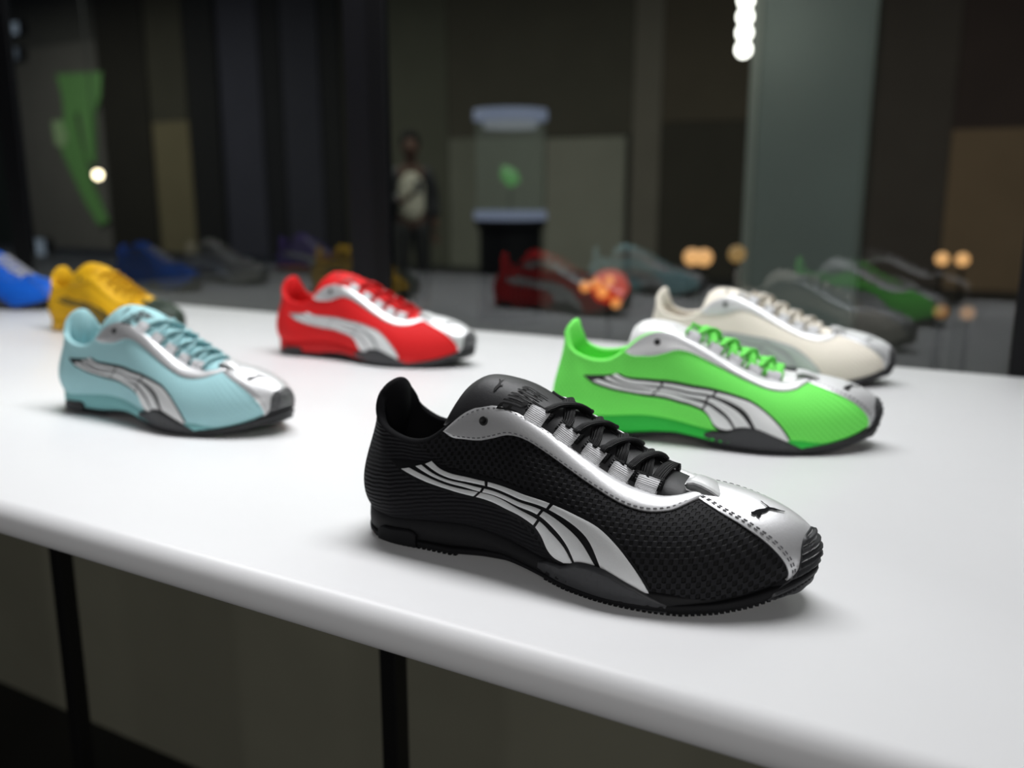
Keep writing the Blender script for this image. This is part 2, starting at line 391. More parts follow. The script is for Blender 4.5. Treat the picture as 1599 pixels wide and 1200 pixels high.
# ------------------------------------------------------------------ tongue
T_ST = [(231, 58, 12, 2, 3), (215, 63, 17, 6, 3), (198, 69, 19, 9, 3.5), (178, 78, 20, 11, 4), (155, 89, 21, 11.5, 4), (132, 101, 22.5, 12, 3.5), (112, 111, 24.5, 15, 3), (95, 115, 26, 20, 2.5), (82, 115, 26, 24, 2.5), (72, 110, 24.5, 25, 2.5)]
def TG(s, w):
    """tongue surface, s 0..1 from toe to ankle, w -1..1 from lateral to medial"""
    A = np.array(T_ST, float)/1000; n = len(A)-1
    q = np.clip(np.asarray(s, float)*n, 0, n-1e-6); i = np.floor(q).astype(int); t = (q-i)[..., None]
    g = lambda k: A[np.clip(k, 0, n)]
    a, b, c, d = g(i-1), g(i), g(i+1), g(i+2)
    k = .5*((2*b)+(c-a)*t+(2*a-5*b+4*c-d)*t*t+(3*b-a-3*c+d)*t**3)
    w = np.asarray(w, float); back = np.clip((np.asarray(s, float)-.86)/.14, 0, 1)
    x = k[..., 0] - .0*w - back*.010*np.abs(w)**2
    y = k[..., 4] + k[..., 2]*np.sin(w*1.25)/np.sin(1.25)
    z = k[..., 1] - k[..., 3]*(1-np.cos(w*1.25))/(1-np.cos(1.25)) + .003*w*(1-back)
    return np.stack([x, y, z], -1)
def TGN(s, w):
    e = 1e-3; n = np.cross(TG(s+e, w)-TG(s-e, w), TG(s, w+e)-TG(s, w-e)); n /= np.linalg.norm(n, axis=-1, keepdims=True)+1e-12
    return np.where(n[..., 2:3] < 0, -n, n)

LETTERS = {  # strokes as quads in a 1 x 1 cell
 'P': [[(0, 0), (.26, 0), (.26, 1), (0, 1)], [(.26, .8), (.8, .8), (.74, 1), (.26, 1)], [(.72, .42), (.98, .5), (.98, .9), (.74, 1)], [(.26, .36), (.8, .36), (.86, .54), (.26, .54)]],
 'U': [[(0, .12), (.27, .2), (.27, 1), (0, 1)], [(.73, .2), (1, .12), (1, 1), (.73, 1)], [(.0, .12), (.2, 0), (.8, 0), (1, .12)], [(0, .12), (1, .12), (.73, .2), (.27, .2)]],
 'M': [[(0, 0), (.22, 0), (.22, 1), (0, 1)], [(.78, 0), (1, 0), (1, 1), (.78, 1)], [(.22, .75), (.42, .2), (.5, .42), (.22, 1)], [(.5, .42), (.58, .2), (.78, .75), (.78, 1)], [(.42, .2), (.58, .2), (.5, .42), (.5, .43)]],
 'A': [[(0, 0), (.25, 0), (.25, .8), (0, .88)], [(.75, 0), (1, 0), (1, .88), (.75, .8)], [(0, .88), (.25, .8), (.75, .8), (1, .88)], [(0, .88), (1, .88), (.8, 1), (.2, 1)], [(.25, .28), (.75, .28), (.75, .46), (.25, .46)]],
}
def tongue_letters():
    V, F = [], []
    x = -.80
    for ch in 'PUMA':
        wd = .145 if ch != 'M' else .185
        for q in LETTERS[ch]:
            n = 4; us = np.linspace(0, 1, n); b0 = len(V)
            quad = np.array(q)
            for a in us:
                for b in us:
                    pt = (quad[0]*(1-a)+quad[1]*a)*(1-b) + (quad[3]*(1-a)+quad[2]*a)*b
                    w_ = x+wd*pt[0]; s_ = .575+.085*pt[1]-.10*w_
                    V.append(TG(s_, w_)+TGN(s_, w_)*.0015)
            F += grid_faces(n, n, base=b0)
        x += wd+.03
    return mesh_of('tongue_lettering', V, F, smooth=False)
CAT2 = [(0, .62), (.14, .70), (.30, .66), (.44, .58), (.62, .62), (.82, .90), (.80, .70), (.72, .55), (1.0, .34), (.70, .44), (.56, .42), (.46, .28), (.50, .06), (.40, .12), (.36, .30), (.22, .40), (.12, .44)]
def poly_fill(name, pts3):
    bm = bmesh.new(); vs_ = [bm.verts.new(p) for p in pts3]; f = bm.faces.new(vs_)
    bmesh.ops.triangulate(bm, faces=[f]); me = bpy.data.meshes.new(name); bm.to_mesh(me); bm.free(); return me

def tube_mesh(name, paths, wid, thk, up_fn=None, n=12):
    """flat cord along polylines; wid/thk half sizes"""
    V, F, UV = [], [], []
    for pts, ups in paths:
        pts = np.array(pts); m = len(pts); b0 = len(V); L = 0
        for i in range(m):
            tg = pts[min(i+1, m-1)]-pts[max(i-1, 0)]; tg /= np.linalg.norm(tg)+1e-9
            up = np.array(ups[i], float); sd = np.cross(tg, up); sd /= np.linalg.norm(sd)+1e-9; up = np.cross(sd, tg)
            if i: L += np.linalg.norm(pts[i]-pts[i-1])
            for k in range(n):
                a = 2*math.pi*k/n; ca, sa = math.cos(a), math.sin(a)
                V.append(pts[i]+sd*wid*math.copysign(abs(ca)**.8, ca)+up*thk*math.copysign(abs(sa)**.8, sa)); UV.append((k/n, L))
        for i in range(m-1):
            for k in range(n): F.append((b0+i*n+k, b0+i*n+(k+1) % n, b0+(i+1)*n+(k+1) % n, b0+(i+1)*n+k))
        F.append(tuple(b0+k for k in range(n))[::-1]); F.append(tuple(b0+(m-1)*n+k for k in range(n)))
    return mesh_of(name, V, F, UV)
def bez(a, b, c, d, n=14):
    t = np.linspace(0, 1, n)[:, None]; return (1-t)**3*a+3*(1-t)**2*t*b+3*(1-t)*t*t*c+t**3*d

ZB = np.array([(-8, 3.5), (4, .8), (14, 0), (72, 0), (95, 3), (115, 4.5), (135, 3.5), (160, .6), (180, 0), (232, 0), (250, 2.2), (268, 6), (284, 11.5), (296, 18), (304, 23)])/1000
def zbot(x): return np.interp(x, ZB[:, 0], ZB[:, 1])

EYE_V = .863
def build_shoe_meshes():
    G = {}
    # ---- upper
    n, m = 312, 44
    p = np.linspace(0, 26, n, endpoint=False); v = np.linspace(0, 1, m)
    P, V = np.meshgrid(p, v, indexing='ij'); X = S(P, V)
    arc = np.concatenate([np.zeros((n, 1)), np.cumsum(np.linalg.norm(np.diff(X, axis=1), axis=2), axis=1)], 1)
    uv = np.stack([X[..., 0], arc], -1).reshape(-1, 2)
    G['upper'] = mesh_of('upper', X.reshape(-1, 3), grid_faces(n, m, wrap=True), uv)
    # ---- padded lining and insole
    pl = np.linspace(0, 26, 156, endpoint=False)
    th = np.interp(pl, [0, 4.2, 5.6, 20.4, 21.8, 26], [.0062, .0058, .0022, .0022, .0058, .0062])
    R = S(pl, np.ones_like(pl)); N = SN(pl, np.full_like(pl, .995)); T = R - S(pl, np.full_like(pl, .97)); T /= np.linalg.norm(T, axis=1, keepdims=True)
    rows = [R + N*.0002]
    for a in np.linspace(0.35, math.pi, 7): rows.append(R + T*(math.sin(a)*th/2)[:, None] - N*((1-math.cos(a))*th/2)[:, None])
    for vv in (.93, .82, .68, .5, .32, .16, .05):
        q = np.full_like(pl, vv); rows.append(S(pl, q)-SN(pl, q)*th[:, None]*.9)
    Lr = np.stack(rows, 1)
    G['lining'] = mesh_of('lining', Lr.reshape(-1, 3), grid_faces(len(pl), len(rows), wrap=True, flip=False), np.zeros((Lr.shape[0]*Lr.shape[1], 2)))
    k = np.linspace(.15, 12.85, 50); a = S(k, np.full_like(k, .1)); b = S(26-k, np.full_like(k, .1)); w = np.linspace(0.02, .98, 9)[None, :, None]
    I = a[:, None]*(1-w)+b[:, None]*w; I[..., 2] += .001
    G['insole'] = mesh_of('insole', I.reshape(-1, 3), grid_faces(50, 9))
    # ---- sole
    ps = np.linspace(0, 26, 208, endpoint=False); B = S(ps, np.zeros_like(ps)); O = _cr(RO_, ps); O /= np.linalg.norm(O, axis=1, keepdims=True)
    zb = zbot(B[:, 0]); up = np.array([0, 0, 1.0])
    def ring(out_, z): q = B + O*np.asarray(out_).reshape(-1, 1) if np.ndim(out_) else B + O*out_; q = q.copy(); q[:, 2] = z; return q
    h = B[:, 2]-zb
    km = np.clip((B[:, 0]-.225)/.03, 0, 1); mo = lambda a: a*(1-km)-.0012*km
    rows = [ring(-.003, B[:, 2]+.0035-.003*km), ring(mo(.0004), B[:, 2]+.0030-.003*km), ring(mo(.0018), B[:, 2]+.0012-.002*km), ring(mo(.0022), zb+h*.7), ring(mo(.0020), zb+h*.42), ring(mo(.0005), zb+h*.30), ring(-.006, zb+h*.28)]
    Q = np.stack(rows, 1); G['midsole'] = mesh_of('midsole', Q.reshape(-1, 3), grid_faces(len(ps), len(rows), wrap=True, flip=True), np.zeros((Q.shape[0]*Q.shape[1], 2)))
    kf = np.clip((B[:, 0]-.19)/.05, 0, 1); ot = np.minimum(h*(.42+.40*kf), .0058+.006*kf)
    rows = [ring(-.004, zb+ot), ring(.0017, zb+ot), ring(.0026, zb+ot*.8), ring(.0024, zb+ot*.45), ring(.0008, zb+.0012), ring(-.004, zb+.0008), ring(-.016, zb+.0008)]
    Q = np.stack(rows, 1); verts = Q.reshape(-1, 3).tolist(); F = grid_faces(len(ps), len(rows), wrap=True, flip=True)
    F.append(tuple(i*len(rows)+len(rows)-1 for i in range(len(ps))))
    G['outsole'] = mesh_of('outsole', verts, F)
    # tread lugs round the edge
    V2, F2 = [], []
    pk = np.linspace(0, 26, 200, endpoint=False); Bk = S(pk, np.zeros_like(pk)); Ok = _cr(RO_, pk); Ok /= np.linalg.norm(Ok, axis=1, keepdims=True)
    for i in range(len(pk)):
        x = Bk[i, 0]
        if .078 < x < .145: continue
        o = Ok[i]; tdir = np.array([-o[1], o[0], 0]); z0 = float(zbot(x)); b0 = len(V2)
        for dz, ins in ((0.0, .0), (.0032, .0006)):
            for dt, do in ((-.0010, -.007), (.0010, -.007), (.0010, .0009+ins), (-.0010, .0009+ins)):
                V2.append(np.array([Bk[i, 0], Bk[i, 1], z0+dz]) + tdir*dt + o*do)
        F2 += [(b0, b0+3, b0+2, b0+1), (b0+4, b0+5, b0+6, b0+7)] + [(b0+j, b0+(j+1) % 4, b0+4+(j+1) % 4, b0+4+j) for j in range(4)]
    G['tread_lugs'] = mesh_of('tread_lugs', V2, F2, smooth=False)
    # heel block let into the side of the midsole
    for nm, f in (('heel_block', False), ('heel_block_m', True)):
        Vb, Fb = [], []; pq = np.linspace(1.62, 2.74, 16); pp = 26-pq if f else pq
        Bq = S(pp, np.zeros_like(pp)); Oq = _cr(RO_, pp); Oq /= np.linalg.norm(Oq, axis=1, keepdims=True)
        for i in range(16):
            z0, z1 = zbot(Bq[i, 0])+.0012, Bq[i, 2]-.0045-.0035*abs(i/15*2-1)**6
            for o_, z in ((-.002, z1), (.0036, z1), (.0044, z1-.001), (.0046, (z0+z1)/2), (.0042, z0+.0006), (-.002, z0)): Vb.append((Bq[i, 0]+Oq[i, 0]*o_, Bq[i, 1]+Oq[i, 1]*o_, z))
        Fb = grid_faces(16, 6, flip=not f) + [tuple(range(6)), tuple(range(90, 96))]
        G[nm] = mesh_of('heel_block', Vb, Fb, smooth=False)
    # ---- overlays, lateral side and mirrored medial side
    for sfx, f in (('', False), ('_m', True)):
        mp = (lambda c: mirror_p(c)) if f else (lambda c: list(map(tuple, c)))
        lo = shift_v(dens(C_A_lo, 40), -3.2); hi = shift_v(dens(C_C_up, 40), 3.4)
        tip = np.array([[2.42, .64]]); lo = np.concatenate([tip, lo]); hi = np.concatenate([tip+[[.02, .012]], [[3.1, .715]], hi[1:]])
        G['stripe_backing'+sfx] = sheet('stripe_backing', mp(lo), mp(hi), 60, 12, .0006, flip=f)
        bi = 0
        for Lc, Uc, li, ui in ((C_A_lo, C_A_up, (0, 3, 6, 10), (0, 3, 5, 8)), (C_B_lo, C_B_up, (0, 3, 5, 8), (0, 3, 5, 8)), (C_C_lo, C_C_up, (0, 3, 5, 8), (0, 3, 5, 11))):
            for a, b in zip(split(Lc, li), split(Uc, ui)):
                G['stripe_%d%s' % (bi, sfx)] = sheet('stripe_panel', mp(a), mp(b), 24, 6, .0013, flip=f); bi += 1
        G['eyestay'+sfx] = sheet('eyestay', mp(C_EYE), mp(C_EYE_IN), 90, 12, .0013, flip=f, puff=.0011)
        wing_t = [(6.05, .0), (6.35, .03), (6.8, .045), (7.28, .106), (7.88, .113), (8.47, .062), (8.95, .013), (9.35, -.03)]
        wing_b = [(6.0, -.035), (6.4, -.07), (6.9, -.085), (7.3, -.09), (7.9, -.09), (8.5, -.09), (9.0, -.085), (9.4, -.08)]
        def dots(p_, v_, e_): return .0005*np.where((np.sin(p_*22) > .55) & (np.sin(v_*120) > .2) & (e_ > 1), -1, 0)
        G['rubber_wing'+sfx] = sheet('rubber_wing', mp(wing_b), mp(wing_t), 60, 12, .0034, flip=f, extra=dots, soft=.4)
    G['toe_band'] = sheet('toe_band', C_TOE_N, C_TOE_F, 60, 26, .0012, flip=False, puff=.0004)
    bt = [(11.55, -.03), (11.8, -.015), (12.05, .0), (12.2, .04), (12.28, .12), (12.4, .22), (12.65, .295), (13.0, .315), (13.35, .295), (13.6, .22), (13.72, .12), (13.8, .04), (13.95, 0), (14.2, -.015), (14.45, -.03)]
    bb = [(11.5, -.07), (11.8, -.09), (12.0, -.10), (12.2, -.115), (12.35, -.125), (12.5, -.135), (12.75, -.145), (13.0, -.15), (13.25, -.145), (13.5, -.135), (13.65, -.125), (13.8, -.115), (14., -.10), (14.2, -.09), (14.5, -.07)]
    G['toe_bumper'] = sheet('toe_bumper', bb, bt, 64, 34, .0024, extra=lambda p_, v_, e_: np.where(e_ > 1, .0012*np.sin(v_*105), 0)+np.where(v_ < 0, -v_*.03, 0), soft=.4)
    # stitching on eyestay and toe band
    V3, F3 = [], []
    def stitches(C, off, step=.0038, ln=.0024, lift=.0021):
        C = np.array(C); L = np.linalg.norm(np.diff(S(C[:, 0], C[:, 1]), axis=0), axis=1).sum(); k_ = int(L/step); D = dens(C, k_*2+1)
        Pp = S(D[:, 0], D[:, 1]); Nn = SN(D[:, 0], np.clip(D[:, 1], -.2, .99))
        for i in range(k_):
            c = Pp[2*i]+Nn[2*i]*lift; tg = Pp[2*i+1]-Pp[2*i]; tg /= np.linalg.norm(tg)+1e-9; sd = np.cross(Nn[2*i], tg); b0 = len(V3)
            for a_, b_, c_ in ((-1, -.5, 0), (-1, .5, 0), (1, .5, 0), (1, -.5, 0), (-.6, -.3, 1), (-.6, .3, 1), (.6, .3, 1), (.6, -.3, 1)):
                V3.append(c+tg*a_*ln/2+sd*b_*.0008+Nn[2*i]*c_*.0004)
            F3.extend([(b0+4, b0+7, b0+6, b0+5)]+[(b0+j, b0+4+j, b0+4+(j+1) % 4, b0+(j+1) % 4) for j in range(4)])
    for f in (False, True):
        mp = mirror_p if f else (lambda c: c)
        stitches(mp(shift_v(C_EYE[1:-1], 1.6).tolist()), 0, lift=.0014)
        stitches(mp(shift_v(C_EYE_IN[2:-1], -1.8).tolist()), 0, lift=.0014)
        for q in (.045, .075):
            ctr = [((1-q)*a[0]+q*b[0], a[1]) for a, b in zip(C_TOE_N[1:], C_TOE_F[1:])]
            stitches(mp(ctr), 0, lift=.0014)
    G['stitching'] = mesh_of('stitching', V3, F3, smooth=False)
    # eyelet: a dark ring with a hole
    for sfx, pc in (('', 5.35), ('_m', 26-5.35)):
        c = S(pc, EYE_V); nn = SN(pc, EYE_V); tx = S(pc+.1, EYE_V)-S(pc-.1, EYE_V); tx /= np.linalg.norm(tx); ty = np.cross(nn, tx)
        Ve, Fe = [], []
        for r, hh in ((.0032, .0022), (.0029, .0033), (.0021, .0033), (.0019, .0027), (.0, .0027)):
            for k_ in range(16): a_ = 2*math.pi*k_/16; Ve.append(c+nn*hh+tx*r*math.cos(a_)+ty*r*math.sin(a_))
        for j in range(4):
            for k_ in range(16): Fe.append((j*16+k_, j*16+(k_+1) % 16, (j+1)*16+(k_+1) % 16, (j+1)*16+k_))
        G['eyelet'+sfx] = mesh_of('eyelet', Ve, Fe)
    # cat mark on the toe band
    def on(c, o): return S(c[0], c[1])+SN(c[0], c[1])*o
    G['toe_emblem'] = poly_fill('toe_emblem', [on(c, .0023) for c in C_CAT])
    # ---- tongue
    s_, w_ = np.meshgrid(np.linspace(0, 1, 60), np.linspace(-1, 1, 25), indexing='ij'); Tt = TG(s_, w_); Tn = TGN(s_, w_)
    edge = np.clip(np.minimum(np.minimum((1-s_)*14, 1), (1-np.abs(w_))*5), 0, 1)**.5
    topv = Tt + Tn*(.0006*edge)[..., None]; botv = Tt - Tn*(.0034*edge+.0004)[..., None]
    nv = 60*25; F = grid_faces(60, 25) + grid_faces(60, 25, flip=True, base=nv)
    brd = [(i, 0) for i in range(60)]+[(59, j) for j in range(1, 25)]+[(i, 24) for i in range(58, -1, -1)]
    ids = [i*25+j for i, j in brd]
    F += [(ids[i], ids[i+1], ids[i+1]+nv, ids[i]+nv) for i in range(len(ids)-1)]
    G['tongue'] = mesh_of('tongue', np.concatenate([topv.reshape(-1, 3), botv.reshape(-1, 3)]), F)
    G['tongue_lettering'] = tongue_letters()
    G['tongue_emblem'] = poly_fill('tongue_emblem', [TG(.775+.05*(y-.5), -.28+.42*(x-.5))+TGN(.775+.05*(y-.5), -.28+.42*(x-.5))*.0011 for x, y in CAT2])
    # ---- webbing loops and lace
    NPp = [6.8, 7.55, 8.25, 8.95, 9.75]; FP = [26-6.85, 26-7.6, 26-8.25, 26-8.95, 26-9.75]
    tops = {}
    for sfx, PL, sg in (('', NPp, 1), ('_m', FP, -1)):
        for i, pc in enumerate(PL):
            rim = S(pc, 1.0); tx = S(pc+.2, 1.)-S(pc-.2, 1.); tx /= np.linalg.norm(tx)
            if tx[0] < 0: tx = -tx
            nn = SN(pc, .97); dn = S(pc, 1.)-S(pc, .95); dn /= np.linalg.norm(dn)
            inn = np.array([0, .62*sg, .78]); inn -= tx*(inn@tx); inn /= np.linalg.norm(inn)
            lift = np.cross(tx, inn); lift *= np.sign(lift[2]) if abs(lift[2]) > .01 else 1
            hw = .0066
            prof = [(-.004, .0003), (0, .0016), (.004, .0024), (.0085, .0022), (.0105, .0008), (.0108, -.0012), (.0095, -.0028), (.005, -.0034), (-.001, -.0034)]
            Vl, UVl = [], []
            for a_, b_ in prof:
                for t_, du in ((-1, 0), (-.5, .25), (0, .5), (.5, .75), (1, 1)):
                    q = rim+inn*a_+lift*b_+tx*hw*t_ if a_ > 0 else rim+dn*a_+nn*(.0018 if b_ > 0 else -.001)+tx*hw*t_
                    Vl.append(q); UVl.append((du, a_*100))
            # give the webbing thickness
            nv = len(Vl); Vl += [q-lift*.0009*(1 if j < nv//2 else -1) for j, q in enumerate(Vl)]
            F = grid_faces(len(prof), 5) + grid_faces(len(prof), 5, flip=True, base=nv)
            for r in range(len(prof)-1):
                for c0 in (0, 4): a_, b_ = r*5+c0, (r+1)*5+c0; F.append((a_, b_, b_+nv, a_+nv))
            UVl += UVl
            G['lace_loop_%d%s' % (i, sfx)] = mesh_of('lace_loop', Vl, F, UVl, smooth=True)
            tops[(i, sg)] = (rim+inn*.0085-lift*.0004, tx, inn, lift)
    # front loop of the toe band
    c0 = S(13., 1.)+np.array([.001, -.002, .001]); pr = [(.012, -.0022), (.007, .0006), (.001, .0030), (-.004, .0040), (-.0078, .0032), (-.0090, .0010), (-.0078, -.0012), (-.004, -.002), (.004, -.004)]
    Vl = []
    for a_, b_ in pr:
        for t_ in np.linspace(-1, 1, 7): Vl.append(c0+np.array([a_, t_*.0088, b_-.0015*t_*t_]))
    nv = len(Vl); Vl += [q-np.array([0, 0, .0012 if j < nv//2 else -.0012]) for j, q in enumerate(Vl)]
    F = grid_faces(len(pr), 7)+grid_faces(len(pr), 7, flip=True, base=nv)
    for r in range(len(pr)-1):
        for cc in (0, 6): a_, b_ = r*7+cc, (r+1)*7+cc; F.append((a_, b_, b_+nv, a_+nv))
    G['front_loop'] = mesh_of('front_loop', Vl, F)
    paths = []
    Z = np.array([0, 0, 1.0])
    def bar(A, B, dxa, dxb, lift):
        a, ta, ia, la = A; b, tb, ib, lb = B
        a0, b0 = a+ta*dxa, b+tb*dxb
        pts = bez(a0-ia*.001+la*-.0012, a0+ia*.006+Z*lift, b0+ib*.006+Z*lift, b0-ib*.001+lb*-.0012, 16)
        tz = []
        for q in pts:   # keep the cord on top of the tongue
            best = TG(np.linspace(0, 1, 80), np.full(80, 0.0)); i_ = int(np.argmin(np.abs(best[:, 0]-q[0]))); s0 = np.linspace(0, 1, 80)[i_]
            ww = np.linspace(-1, 1, 41); row = TG(np.full(41, s0), ww); zt = np.interp(q[1], row[:, 1], row[:, 2])
            tz.append(zt)
        pts = pts.copy(); pts[:, 2] = np.maximum(pts[:, 2], np.array(tz)+.0022+lift*.25)
        return pts
    for i in range(5):
        if i < 4:
            q = bar(tops[(i, -1)], tops[(i+1, 1)], .004, -.003, .0015); paths.append((q, [(-.25, 0, 1)]*len(q)))
            q = bar(tops[(i, 1)], tops[(i+1, -1)], .004, -.003, .0062); paths.append((q, [(-.25, 0, 1)]*len(q)))
        for sg in (1, -1):      # the lace passing through each loop
            a, tx, inn, lift = tops[(i, sg)]
            q = bez(a-tx*.0085+lift*.0004, a-tx*.003-lift*.001, a+tx*.003-lift*.001, a+tx*.0085+lift*.0004, 10); paths.append((q, [lift]*10))
    q = bar(tops[(4, 1)], tops[(4, -1)], .004, .004, .001); paths.append((q, [(0, 0, 1)]*len(q)))
    G['lace'] = tube_mesh('lace', paths, .0041, .0019)
    return G
SHOE = build_shoe_meshes()

# ------------------------------------------------------------------ shoe colourways
M_rub = noisy('black_rubber', (.012, .012, .014), .55, scale=700, strength=.3)
M_rubg = noisy('dark_grey_rubber', (.030, .031, .034), .5, scale=700, strength=.3)
M_blk = noisy('black_synthetic', (.008, .008, .009), .5, scale=900)
M_silver = noisy('silver_leather', (.74, .74, .75), .41, .52, scale=700, strength=.22, dist=.0003, var=.03)
M_stripe = noisy('silver_film', (.86, .87, .87), .45, .2, scale=1500, strength=.25, dist=.0003, var=.05)
M_loopg = webbing('grey_webbing', (.70, .70, .72))
M_stitch = mat('grey_thread', (.16, .16, .17), .7)
M_print = mat('emblem_print', (.012, .012, .013), .8, spec=.05)
M_hole = mat('eyelet_dark', (.01, .01, .01), .6)
def shoe(kind, label, loc, yaw, sc, P, low=0, skip=()):
    root = empty('sneaker', (loc[0], loc[1], .0006), math.radians(yaw), sc)
    tag(root, label, 'sneaker', 'sneakers set out on the display table')
    d = dict(midsole=P['upper_plain'], outsole=M_rub, tread_lugs=M_rub, heel_block=M_rub, stripe_backing=M_blk, stripe=M_stripe, eyestay=M_silver, toe_band=M_silver,
             toe_bumper=M_rubg, rubber_wing=M_rubg, stitching=M_stitch, eyelet=M_hole, toe_emblem=M_print, tongue=P['upper_plain'], tongue_lettering=M_blk, tongue_emblem=M_blk,
             lace_loop=M_loopg, front_loop=M_silver, lace=P['upper_plain'], lining=P['upper_plain'], insole=P['upper_plain'])
    d.update(P)
    made = {}
    order = sorted(SHOE, key=lambda k: (k in ('stitching', 'toe_emblem', 'tongue_lettering', 'tongue_emblem', 'front_loop', 'eyelet', 'eyelet_m', 'tread_lugs', 'heel_block', 'heel_block_m') or k.startswith('stripe_') and 'backing' not in k))
    for k in order:
        base = k[:-2] if k.endswith('_m') else k
        if base.startswith('stripe_') and base != 'stripe_backing': key, nm, par = 'stripe', 'stripe_panel', 'stripe_backing'+('_m' if k.endswith('_m') else '')
        elif base.startswith('lace_loop'): key, nm, par = 'lace_loop', 'lace_loop', None
        else: key, nm, par = base, base, {'toe_emblem': 'toe_band', 'front_loop': 'toe_band', 'tongue_lettering': 'tongue', 'tongue_emblem': 'tongue', 'eyelet': 'eyestay'+k[len(base):], 'tread_lugs': 'outsole', 'heel_block': 'midsole', 'insole': None}.get(base)
        if key in skip: continue
        o = obj(nm, SHOE[k], d[key], made.get(par, root)); made[k] = o
        if nm == 'tongue' and low: o.matrix_basis = Matrix.Translation((.215, 0, .062)) @ Matrix.Rotation(math.radians(-low), 4, 'Y') @ Matrix.Translation((-.215, 0, -.062))
        if nm in ('stitching', 'tread_lugs'): o['kind'] = 'stuff'
    return root
def plain(n, c, r=.6): return noisy(n, c, r, scale=600, strength=.2, var=.05, sheen=.1)
M_white = noisy('white_leather', (.80, .80, .80), .4, .2, scale=700, strength=.2, dist=.0003, var=.03)
M_filmg = noisy('grey_green_film', (.42, .48, .44), .42, .3, scale=1500, strength=.2, var=.04)
M_filmd = noisy('mid_grey_film', (.36, .37, .38), .45, .3, scale=1500, strength=.2, var=.04)
black = dict(upper=knit('black_mesh', (.0105, .0105, .0125), (.0003, .0003, .0004), spec=.22), upper_plain=noisy('black_cloth', (.005, .005, .006), .7, spec=.2), midsole=noisy('black_midsole', (.006, .006, .007), .6, spec=.25), heel_block=noisy('black_heel', (.005, .005, .006), .65, spec=.2), outsole=noisy('black_outsole', (.005, .005, .006), .65, spec=.2), tread_lugs=noisy('black_lugs', (.006, .006, .007), .65, spec=.2),
             lace=cord('black_lace', (.006, .006, .007)), tongue=noisy('black_leather', (.024, .024, .026), .5, scale=700, strength=.3, dist=.0003, spec=.45), lining=noisy('black_lining', (.004, .004, .005), .85, spec=.15),
             tongue_lettering=mat('print_black', (.002, .002, .002), .6, spec=.2), tongue_emblem=mat('print_black_mark', (.002, .002, .002), .6, spec=.2), stripe_backing=noisy('black_film', (.004, .004, .005), .55, scale=900, spec=.25))
def colour(n, up, hole, dark, **kw):
    d = dict(upper=knit(n+'_mesh', up, hole, ribs=False, depth=.45, pu=.0044, pv=.0056, spec=.25), upper_plain=noisy(n+'_cloth', up, .65, scale=600, strength=.2, var=.05, spec=.25), lace=cord(n+'_lace', up),
             midsole=noisy(n+'_midsole', dark, .6, scale=400, spec=.3), tongue_emblem=M_blk, outsole=M_rub)
    d.update(kw); return d
shoe('black', 'black mesh sneaker with silver stripes and silver toe band, nearest on the table', (-.380, .491), 2.0, 1.0, black)
green = colour('green', (.22, .97, .15), (.15, .84, .10), (.035, .60, .07), tongue=M_white, tongue_lettering=M_white, tongue_emblem=M_white)
shoe('green', 'neon green sneaker with white tongue and black-edged silver stripe, behind the black one', (-.3924, .7998), 15.0, 1.025, green, low=3)
cream = colour('cream', (.80, .745, .65), (.72, .66, .57), (.70, .66, .58), stripe=M_filmg, stripe_backing=M_filmd, toe_emblem=M_filmd, tongue_lettering=M_filmd)
shoe('cream', 'cream sneaker with pale silver toe, between the green one and the window', (-.422, 1.1378), 9.0, 1.02, cream, low=3)
lightblue = colour('pale_blue', (.43, .73, .77), (.37, .66, .70), (.25, .56, .57))
shoe('lightblue', 'pale aqua blue sneaker with silver stripe, left of the black one', (-.9118, .6238), 2.5, .998, lightblue)
red = colour('red', (.72, .012, .014), (.60, .01, .012), (.55, .01, .012), stripe_backing=M_filmd, tongue_lettering=mat('red_print', (.5, .01, .01), .5))
shoe('red', 'bright red sneaker with silver stripe and silver eyestay, standing alone mid-table', (-.9508, 1.0002), 5.1, 1.044, red)
M_dkgreen = noisy('dark_green_suede', (.018, .035, .02), .6, scale=600); M_yel = noisy('yellow_leather', (.80, .45, .010), .5, scale=700)
yellow = colour('yellow', (.80, .45, .010), (.70, .38, .008), (.68, .38, .01), eyestay=M_yel, stripe=M_dkgreen, stripe_backing=M_yel, toe_band=M_dkgreen, toe_bumper=M_dkgreen, lace_loop=M_yel, stitching=M_dkgreen, front_loop=M_yel, tongue_lettering=M_yel, tongue_emblem=M_yel, heel_block=M_yel)
shoe('yellow', 'yellow sneaker with dark green stripes and dark green toe, behind the aqua one', (-1.4687, .984), -.4, 1.0, yellow)
M_bl = noisy('blue_leather', (.004, .115, .62), .5, scale=700)
blue = colour('blue', (.004, .115, .62), (.005, .12, .62), (.006, .10, .5), toe_band=M_bl, eyestay=M_bl, stripe=M_bl, stripe_backing=M_bl, toe_bumper=M_rub, lace=cord('white_lace', (.7, .7, .7)), front_loop=M_bl, toe_emblem=M_bl, lace_loop=M_bl)
shoe('blue', 'bright blue sneaker with black toe rubber, cut off at the left edge', (-2.0, 1.118), 3.0, 1.0, blue)
M_gr = noisy('grey_suede', (.36, .35, .31), .6, scale=700)
grey = colour('grey', (.36, .35, .31), (.30, .29, .26), (.30, .29, .26), eyestay=M_gr, toe_band=M_gr)
shoe('grey', 'grey sneaker outside the frame, seen only as a reflection beside the blue one', (-1.97, .93), 2.0, 1.0, grey)
M_pu = noisy('purple_leather', (.12, .05, .36), .5, scale=700)
purple = colour('purple', (.12, .05, .36), (.1, .04, .3), (.55, .10, .03), eyestay=M_pu, toe_band=M_pu)
shoe('purple', 'purple sneaker outside the frame, seen only as a reflection above the yellow one', (-1.95, .60), 2.0, 1.0, purple)

